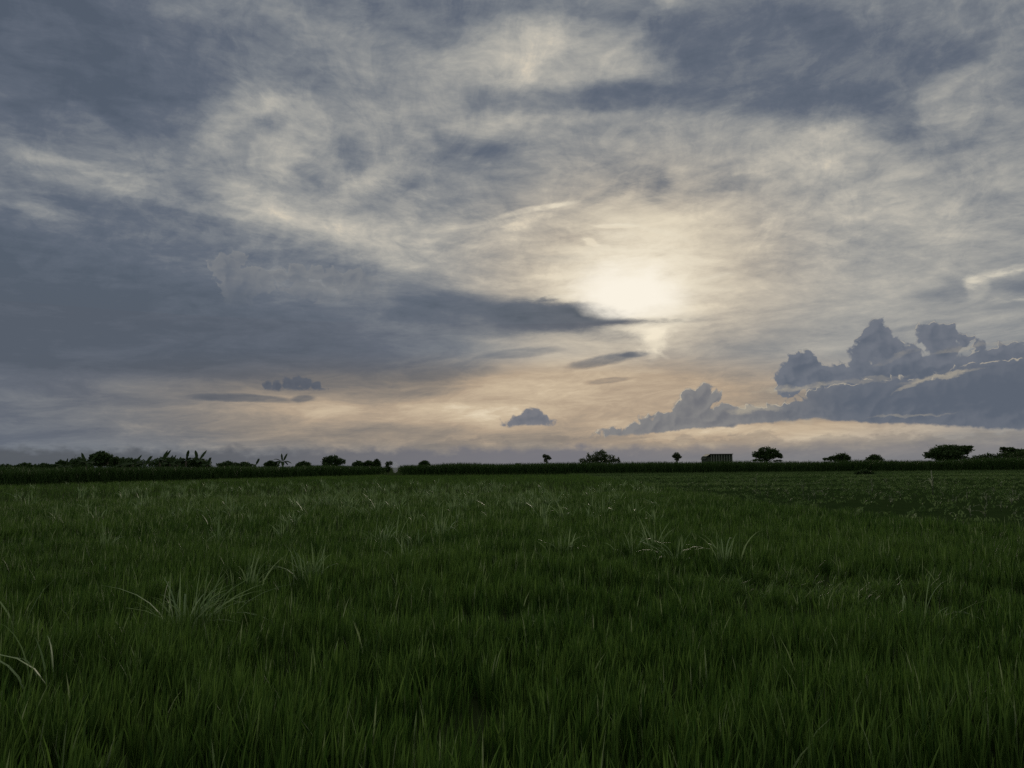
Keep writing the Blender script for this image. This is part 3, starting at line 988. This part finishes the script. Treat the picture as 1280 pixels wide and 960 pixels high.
if not SKY_ONLY:
    GB = 'banana plants and shrubs along the left skyline'
    tree('broad_tree', 126, 118, [(118, 573, 6, 6), (127, 570, 9, 6), (134, 573, 7, 6), (124, 577, 13, 6), (144, 576, 7, 5)], 'round dark tree rising among the banana plants at far left', 'tree', None, 1700, 0.2, seed=3)
    bl_ = [(84, 574, -0.8, 'leftmost banana plant of the left grove with one leaf reaching left'), (108, 567, 0.5, 'banana plant with a tall slanting leaf just left of the round dark tree'),
           (152, 573, 0, 'low banana plant just right of the round dark tree'), (166, 570, 0, 'banana plant with a broad ragged top left of the crossed leaves'),
           (181, 571, -0.3, 'banana plant whose thin leaf slants up to the left in the left grove'), (199, 564, 0.6, 'banana plant with a long leaf slanting up to the right in mid grove'),
           (212, 570, 0.2, 'banana plant with a single upright leaf right of the long slanting one'), (222, 572, 0, 'squat banana plant filling the dip in the left grove'),
           (232, 564, 0.1, 'tall banana plant with a broad upright leaf near the right end of the grove'), (247, 564, 0, 'tall banana plant with a narrow upright leaf, last tall one of the grove'),
           (258, 573, 0.7, 'rightmost banana plant of the grove, its leaves drooping to the right')]
    for i, (X, top, ln, lab) in enumerate(bl_):
        banana(X, 0, 81 / (0.334 - (X - 640) / 967) * 1.10 + 2 + (i * 37 % 5), top - 1.5, ln, lab, GB, 20 + i, 9 if top < 569 else 8)
    banana(319, 0, 145, 573, 0.4, 'small lone banana plant with one bent leaf left of the star-shaped one', GB, 51, 6, 0.8)
    banana(353, 0, 150, 566.5, 0, 'star-shaped banana plant standing alone between low shrubs', GB, 52, 11, 1.2)
    sh = [(8, 585, 12, 4, 'flat dark shrub at the extreme left of the skyline'), (30, 584, 14, 4, 'second dark shrub from the left edge of the skyline'), (54, 584, 13, 4, 'third dark shrub from the left edge of the skyline'),
          (76, 582, 9, 5, 'dark shrub at the left foot of the banana grove'), (100, 578.5, 16, 5.5, 'dark undergrowth shrub left of the round tree'), (158, 578, 26, 5, 'dark undergrowth shrub in the middle of the banana grove'), (210, 577.5, 28, 5, 'dark undergrowth shrub below the crossed banana leaves'), (248, 578, 16, 4.5, 'dark undergrowth shrub at the right end of the banana grove'),
          (284, 581, 13, 4, 'low shrub just right of the banana grove'), (305, 581, 10, 3, 'low shrub left of the small lone banana plant'), (338, 579.5, 8, 3, 'rounded shrub right of the small lone banana plant'), (379, 580, 9, 3, 'thin low shrub between the star-shaped banana and the broad tree'),
          (448, 579.5, 8, 3, 'low bush just right of the broad tree left of the gap'), (461, 579, 8, 3, 'middle bush of the three left of the narrow gap'), (471, 578, 5, 3.5, 'taller bush with two points left of the narrow gap')]
    for i, (X, Y, rx, ry, lab) in enumerate(sh):
        d = 105 if X < 80 else 126 if X < 270 else 150 if X < 400 else 172
        tree('shrub', X, d, [(X - rx * .45, Y + 1, rx * .6, ry), (X + rx * .4, Y + .6, rx * .65, ry), (X, Y - ry * .3, rx * .5, ry), (X + rx * .1, Y + ry * 1.4, rx, ry * 1.5)], lab, 'shrub', GB, 700 + int(rx * 45), 0.19, trunk_r=0.06, seed=60 + i)
    tree('broad_tree', 415, 165, [(410, 575, 7, 4.5), (417, 574, 8, 4.5), (424, 577, 7, 4), (414, 580, 12, 5), (408, 579, 5, 4)], 'broad dark tree with a flat top standing alone on the left skyline', 'tree', None, 1600, 0.22, seed=81)
    tree('small_tree', 486, 160, [(484, 580, 3, 3), (488, 579, 3.5, 2.5), (485, 586, 4, 5)], 'small tree leaning over the narrow gap in the cane', 'tree', None, 500, 0.16, trunk_r=0.06, seed=82)
    # skyline right of the gap
    tree('small_tree', 530, 172, [(530, 579, 5.5, 3.5), (527, 580.5, 4, 3), (534, 581, 4, 3)], 'small round tree showing over the cane just right of the gap', 'tree', None, 600, 0.2, trunk_r=0.08, seed=83)
    tree('shrub', 647, 172, [(647, 580, 3, 1.6), (645, 583, 4, 3)], 'tiny bush tip showing over the cane left of the slim tree', 'shrub', None, 200, 0.16, trunk_r=0.05, seed=95)
    tree('slim_tree', 683, 178, [(681, 570.5, 2.7, 3), (684.5, 571.5, 2.8, 3), (687, 573, 2.5, 1.8), (682, 575.5, 2.8, 2.2)], 'slim young tree standing alone above the cane near the middle', 'tree', None, 330, 0.2, M_TREE_PALE, 0.07, seed=84)
    tree('spreading_bush', 747, 184, [(750, 570, 9, 7), (741, 573, 9, 5), (759, 572.5, 9, 5), (728, 576, 5.5, 3.5), (768, 575.5, 6, 3), (748, 577, 22, 5), (735, 568.5, 2, 3), (752, 566, 4, 4)], 'wide loose pale green bush spreading above the cane', 'bush', None, 1500, 0.24, M_TREE_PALE, 0.12, seed=85)
    tree('shrub', 773, 184, [(773, 573.5, 1.6, 2), (774, 577, 1.5, 3)], 'tiny sapling at the right side of the wide pale bush', 'shrub', None, 90, 0.17, M_TREE_PALE, 0.04, seed=96)
    tree('slim_tree', 846, 184, [(846, 569, 4.5, 3.5), (842.5, 570.5, 3, 2), (849, 571, 3.5, 2.2), (846, 574, 3, 2.5)], 'slim round-headed tree standing left of the shed', 'tree', None, 480, 0.2, M_TREE_PALE, 0.07, seed=86)
    tree('round_tree', 959, 182, [(957, 565, 9, 7), (950, 568, 8, 5), (965, 566, 8, 5.5), (959, 571, 12, 3.5), (973, 568.5, 4.5, 2.6), (975, 571, 3.5, 2), (944, 569, 3.5, 2.5)], 'rounded leafy tree with a side branch to the right, standing right of the shed', 'tree', None, 1900, 0.24, None, 0.17, seed=87)
    tree('shrub', 948, 182, [(946, 575.5, 8, 1.6), (955, 576, 6, 1.5), (972, 576, 6, 1.3)], 'low scrub under the rounded leafy tree', 'shrub', None, 300, 0.2, trunk_r=0.05, seed=88)
    tree('round_tree', 1053, 172, [(1053, 571.5, 8, 5.5), (1058, 573, 6, 4), (1048, 573, 6, 4.5)], 'dense dome-shaped tree over the cane, larger of two domes', 'tree', None, 1200, 0.2, None, 0.12, seed=89)
    tree('shrub', 1038, 172, [(1040, 572, 4, 2), (1034, 574, 5, 2), (1042, 574, 6, 2.5)], 'loose ragged bush leaning on the larger dome-shaped tree', 'bush', None, 350, 0.2, trunk_r=0.06, seed=90)
    tree('round_tree', 1093, 172, [(1093, 572.5, 7, 4.5), (1099, 574.5, 6, 3), (1088, 574.5, 5, 3)], 'smaller dome-shaped tree over the cane left of the great spreading tree', 'tree', None, 900, 0.2, None, 0.1, seed=91)
    tree('spreading_tree', 1187, 172, [(1186, 561, 18, 5), (1171, 564, 12, 4.5), (1202, 562, 12, 4.5), (1162, 568, 7, 3), (1180, 567, 19, 5), (1206, 566, 7, 2.5), (1209, 559, 6, 2), (1176, 572, 17, 4), (1196, 572, 14, 3), (1159, 571, 4, 2)], 'great flat-topped spreading tree on the right skyline', 'tree', None, 4200, 0.25, None, 0.26, seed=92)
    tree('spreading_tree', 1266, 172, [(1262, 561.5, 9, 2.6), (1272, 564, 11, 3), (1256, 564.5, 6, 2), (1285, 566, 10, 4), (1268, 568, 14, 4), (1253, 560, 4, 1.3)], 'flat layered tree at the right edge of the picture', 'tree', None, 1700, 0.24, None, 0.2, seed=93)
    tree('hedge', 1248, 160, [(1222, 574, 10, 5), (1238, 572.5, 12, 6), (1256, 571.5, 13, 6.5), (1274, 571, 14, 7), (1295, 570, 16, 8), (1250, 579, 36, 7), (1280, 579, 30, 8), (1210, 577, 10, 4)], 'thick dark hedge bank under the flat layered tree at right', 'hedge', None, 5200, 0.2, None, 0.1, depth=0.35, seed=94)
    tree('shrub', 1080, 118, [(1076, 590, 6, 2.4), (1084, 590, 6, 2.2), (1080, 588.5, 5, 2.2), (1072, 592, 5, 1.6), (1089, 592, 4.5, 1.6)], 'low dark shrub on the bare field in front of the cane', 'shrub', None, 700, 0.13, None, 0.04, seed=97)

    # ---- shed behind the cane
    def box(x0, x1, y0, y1, z0, z1):
        v = [(x0, y0, z0), (x1, y0, z0), (x1, y1, z0), (x0, y1, z0), (x0, y0, z1), (x1, y0, z1), (x1, y1, z1), (x0, y1, z1)]
        return v, [(3, 2, 1, 0), (4, 5, 6, 7), (0, 1, 5, 4), (1, 2, 6, 5), (2, 3, 7, 6), (3, 0, 4, 7)]

    SD = 215.0
    xl = at(888.5, 570, SD)[0]; xr = at(915.5, 570, SD)[0]; xe = at(881.5, 570, SD)[0]
    zt = at(902, 567.2, SD)[2]; zs = at(883, 570, SD)[2]
    shed = empty('farm_shed', ((xl + xr) / 2, SD, 0))
    tag(shed, 'long dark flat-topped farm shed with a sloping left end behind the cane', 'shed')
    ox = (xl + xr) / 2
    a_, b_, e_ = xl - ox, xr - ox, xe - ox
    D2 = 5.0
    link('wall', mesh_of('wall', [box(a_, b_, 0.06, D2, 0, 2.1), box(a_, b_, 0.3, D2 - 0.1, 2.1, zt - 0.18), box(e_ + 0.1, a_ - 0.003, 0.2, D2 - 0.2, 0, zs - 0.2)], False), M_WALL, shed)
    link('roof', mesh_of('roof', [box(a_ - 0.15, b_ + 0.2, -0.25, D2 + 0.2, zt - 0.17, zt)], False), M_ROOF, shed)
    v = [(e_ - 0.1, -0.2, zs - 0.9), (e_ + 0.45, -0.2, zs), (a_ - 0.153, -0.2, zt - 0.02), (a_ - 0.153, -0.2, zt - 0.14), (e_ + 0.5, -0.2, zs - 0.14), (e_ + 0.02, -0.2, zs - 0.95)]
    v2 = [(p[0], D2 + 0.1, p[2]) for p in v]
    link('lean_to_roof', mesh_of('lean_to_roof', [(v + v2, [(0, 1, 2, 3, 4, 5), (11, 10, 9, 8, 7, 6)] + [(i, i + 6, (i + 1) % 6 + 6, (i + 1) % 6) for i in range(6)])], False), M_ROOF, shed)
    for i in range(9):
        px_ = a_ + 0.1 + (b_ - a_ - 0.2) * i / 8
        link('post', mesh_of('post', [box(px_ - 0.09, px_ + 0.09, -0.1, 0.057, 0, zt - 0.172)], False), M_POST, shed)

    # ---- wisp of smoke in the gap
    sx_, sy_, _ = at(494, 583, 156)
    SV, SF = [], []
    rr_ = [(0.55, 0.30, 0.0), (0.8, 0.45, 0.02), (1.4, 0.62, 0.05), (2.0, 0.70, -0.02), (2.5, 0.52, -0.12), (2.8, 0.2, -0.2)]
    for z, r_, off in rr_:
        for k in range(10):
            an = 2 * math.pi * k / 10
            q = r_ * (1 + 0.15 * math.sin(3 * an + z * 4))
            SV.append((off + q * math.cos(an), q * math.sin(an), z))
    for i in range(len(rr_) - 1):
        for k in range(10):
            SF.append((i * 10 + k, i * 10 + (k + 1) % 10, (i + 1) * 10 + (k + 1) % 10, (i + 1) * 10 + k))
    SF.append(tuple(range(10))[::-1]); SF.append(tuple(50 + k for k in range(10)))
    sm = bpy.data.materials.new('smoke'); sm.use_nodes = True
    sm.node_tree.nodes.clear()
    so = sm.node_tree.nodes.new('ShaderNodeOutputMaterial'); sv = sm.node_tree.nodes.new('ShaderNodeVolumePrincipled')
    sv.inputs['Color'].default_value = (0.72, 0.76, 0.86, 1); sv.inputs['Density'].default_value = 0.55; sv.inputs['Anisotropy'].default_value = 0.2
    sm.node_tree.links.new(sv.outputs[0], so.inputs['Volume'])
    tag(link('smoke', mesh_of('smoke', [(SV, SF)]), sm, None, (sx_, sy_, 0)), 'thin pale plume of smoke rising in the narrow gap between the cane stands', 'smoke', kind='stuff')

    # ---- pale weed tufts standing in the grass
    def weed_mesh(seed, n, length, spread, width=0.014, up=0.9):
        r = np.random.default_rng(seed)
        o = r.uniform(0, 6.28, n)
        rad = np.abs(r.normal(0, 0.07, n)) * (1 + spread)
        base = np.stack([rad * np.cos(o), rad * np.sin(o), np.full(n, 0.02)], -1)
        h = length * r.uniform(0.55, 1.15, n) * up
        lean = r.uniform(0.1, 1.15, n) ** 1.3 * spread
        dr = np.clip(lean * r.uniform(0.2, 1.0, n), 0, 1.05)
        o = o + 0.9 * np.sin(o - r.uniform(0, 6.28)) + r.normal(0, 0.35, n)      # leaves swept to one side, tangled
        q = ribbons(base, h, width * r.uniform(0.6, 1.5, n), r.uniform(0, math.pi, n), o, lean, dr, 6, np.clip(r.normal(0.45, 0.25, n), 0, 1), '')
        return np_mesh('weed_tuft', *q)

    named = [  # base X, Y, leaves, length, spread, label
        (238, 800, 44, 0.76, 1.0, 'biggest pale tuft of arching leaves, at lower left of the field'),
        (388, 738, 26, 0.78, 0.9, 'pale tuft of splayed leaves upper right of the biggest tuft'),
        (312, 748, 18, 0.72, 0.8, 'thin pale tuft between the biggest tuft and the splayed one'),
        (508, 712, 12, 0.70, 1.0, 'sparse tuft with two long leaves arching right, left of middle'),
        (478, 686, 24, 0.85, 0.9, 'bushy pale tuft on the left of the pair near the middle distance'),
        (552, 676, 22, 0.85, 0.9, 'bushy pale tuft on the right of the pair near the middle distance'),
        (272, 686, 16, 0.8, 0.9, 'pale tuft in the left middle distance, alone in dark grass'),
        (704, 700, 14, 0.7, 0.8, 'small pale tuft left of the three upright ones near the centre'),
        (788, 704, 10, 0.8, 0.8, 'V-shaped tuft, leftmost of the three upright ones right of centre'),
        (818, 700, 20, 0.85, 0.45, 'dark-stemmed dense tuft, middle of the three upright ones right of centre'),
        (846, 712, 14, 0.75, 1.0, 'low splayed tuft, rightmost of the three upright ones right of centre'),
        (906, 716, 14, 0.92, 0.5, 'tall forked tuft standing alone right of centre'),
        (30, 800, 3, 0.75, 1.2, 'few long pale leaves bending over at the left edge'),
        (64, 880, 4, 0.80, 0.7, 'bent pale stalk with hanging leaf in the lower left corner'),
        (130, 700, 16, 0.75, 0.8, 'pale tuft at left, above the bent-over leaves'),
        (1165, 790, 8, 0.62, 0.7, 'thin tuft in the short grass of the right foreground'),
    ]
    GW = 'pale weed tufts standing in the grass'
    for i, (X, Y, n, ln, sp, lab) in enumerate(named):
        gx, gy = ground(X, Y)
        tag(link('weed_tuft', weed_mesh(300 + i, int(n * 1.5), ln, sp * 1.15, 0.016), M_WEED, None, (gx, gy, 0)), lab, 'weed', GW)
    variants = [weed_mesh(400 + i, 9 + 3 * (i % 4), 0.62 + 0.05 * (i % 3), 0.6 + 0.12 * (i % 5), 0.029) for i in range(12)]
    for v in variants: v.materials.append(M_WEED)
    rw = random.Random(5)
    cnt = 0
    while cnt < 290:
        X = rw.gauss(470, 250); Y = 606 + abs(rw.gauss(0, 26))
        if not 0 < X < 830 or Y > 690: continue
        gx, gy = ground(X, Y)
        if bool(in_bare_field(np.array([gx]), np.array([gy]))[0]) or gy > 95 or bool(behind_left_cane(np.array([gx]), np.array([gy]))[0]): continue
        o = link('weed_tuft', rw.choice(variants), None, None, (gx, gy, 0), rw.uniform(0, 6.28), (1, 1, 1))
        q = rw.uniform(0.75, 1.15); o.scale = (q, q, q)
        tag(o, 'small pale grass tuft among many in the far part of the near field', 'weed', 'small far weed tufts below the skyline')
        cnt += 1

    # ---- dry stalks left on the bare field
    def stalk_mesh(seed):
        r = random.Random(seed)
        h = r.uniform(0.5, 0.95)
        pieces = [tube([(0, 0, -0.02), (r.uniform(-.06, .06), 0, h * 0.6), (r.uniform(-.18, .18), 0.02, h)], [0.022, 0.018, 0.008], 5)]
        me = mesh_of('stem', pieces)
        rg = np.random.default_rng(seed)
        n = r.choice([2, 3, 4, 5])
        base = np.stack([np.zeros(n), np.zeros(n), rg.uniform(0.1, 0.75, n) * h], -1)
        q = ribbons(base, rg.uniform(0.3, 0.6, n), rg.uniform(0.04, 0.06, n), rg.uniform(0, 3.14, n), rg.choice([0.2, 2.9], n) + rg.normal(0, 0.5, n), rg.uniform(0.5, 1.2, n), rg.uniform(0.3, 1.1, n), 5, rg.uniform(0.3, 1, n), '')
        return me, np_mesh('leaves', *q)

    sv_ = [stalk_mesh(500 + i) for i in range(7)]
    for a, b in sv_:
        a.materials.append(M_STRAW); b.materials.append(M_STRAW)
    spots = [(1166, 619, 1.5, 'forked pale dry stalk, widest one on the bare field'), (1004, 619, 1.0, 'pale dry stalk leaning on the bare field below the rounded leafy tree'), (1091, 618, 1.05, 'dry stalk with hanging leaf in the middle of the bare field'), (1108, 606, .9, 'thin upright dry stalk below the smaller dome-shaped tree'),
             (1232, 648, 0.7, 'tall dry stalk nearest us at the right of the bare field'), (1213, 648, 0.55, 'splayed dry stalk beside the tall nearest one'), (1265, 635, 0.7, 'dry stalk close to the right edge of the bare field'), (840, 592, 1.0, 'dry stalk at the far left corner of the bare field'), (946, 612, 1.2, 'clustered dry stalk at the left border of the bare field')]
    for i in range(70):
        X = rw.uniform(860, 1275)
        yb = float(np.interp(X, EX, EY))
        spots.append((X, rw.uniform(600, yb - 1), rw.uniform(0.3, 0.6), None))
    for i, (X, Y, sc_, lab) in enumerate(spots):
        gx, gy = ground(X, Y)
        root = empty('dry_stalk', (gx, gy, 0), rw.uniform(-0.6, 0.6))
        root.scale = (sc_,) * 3
        a, b = sv_[i % 7]
        link('stem', a, None, root); link('leaves', b, None, root)
        tag(root, lab or 'small pale dry stalk among many scattered over the bare field', 'stalk', 'dry stalks left standing on the bare field')
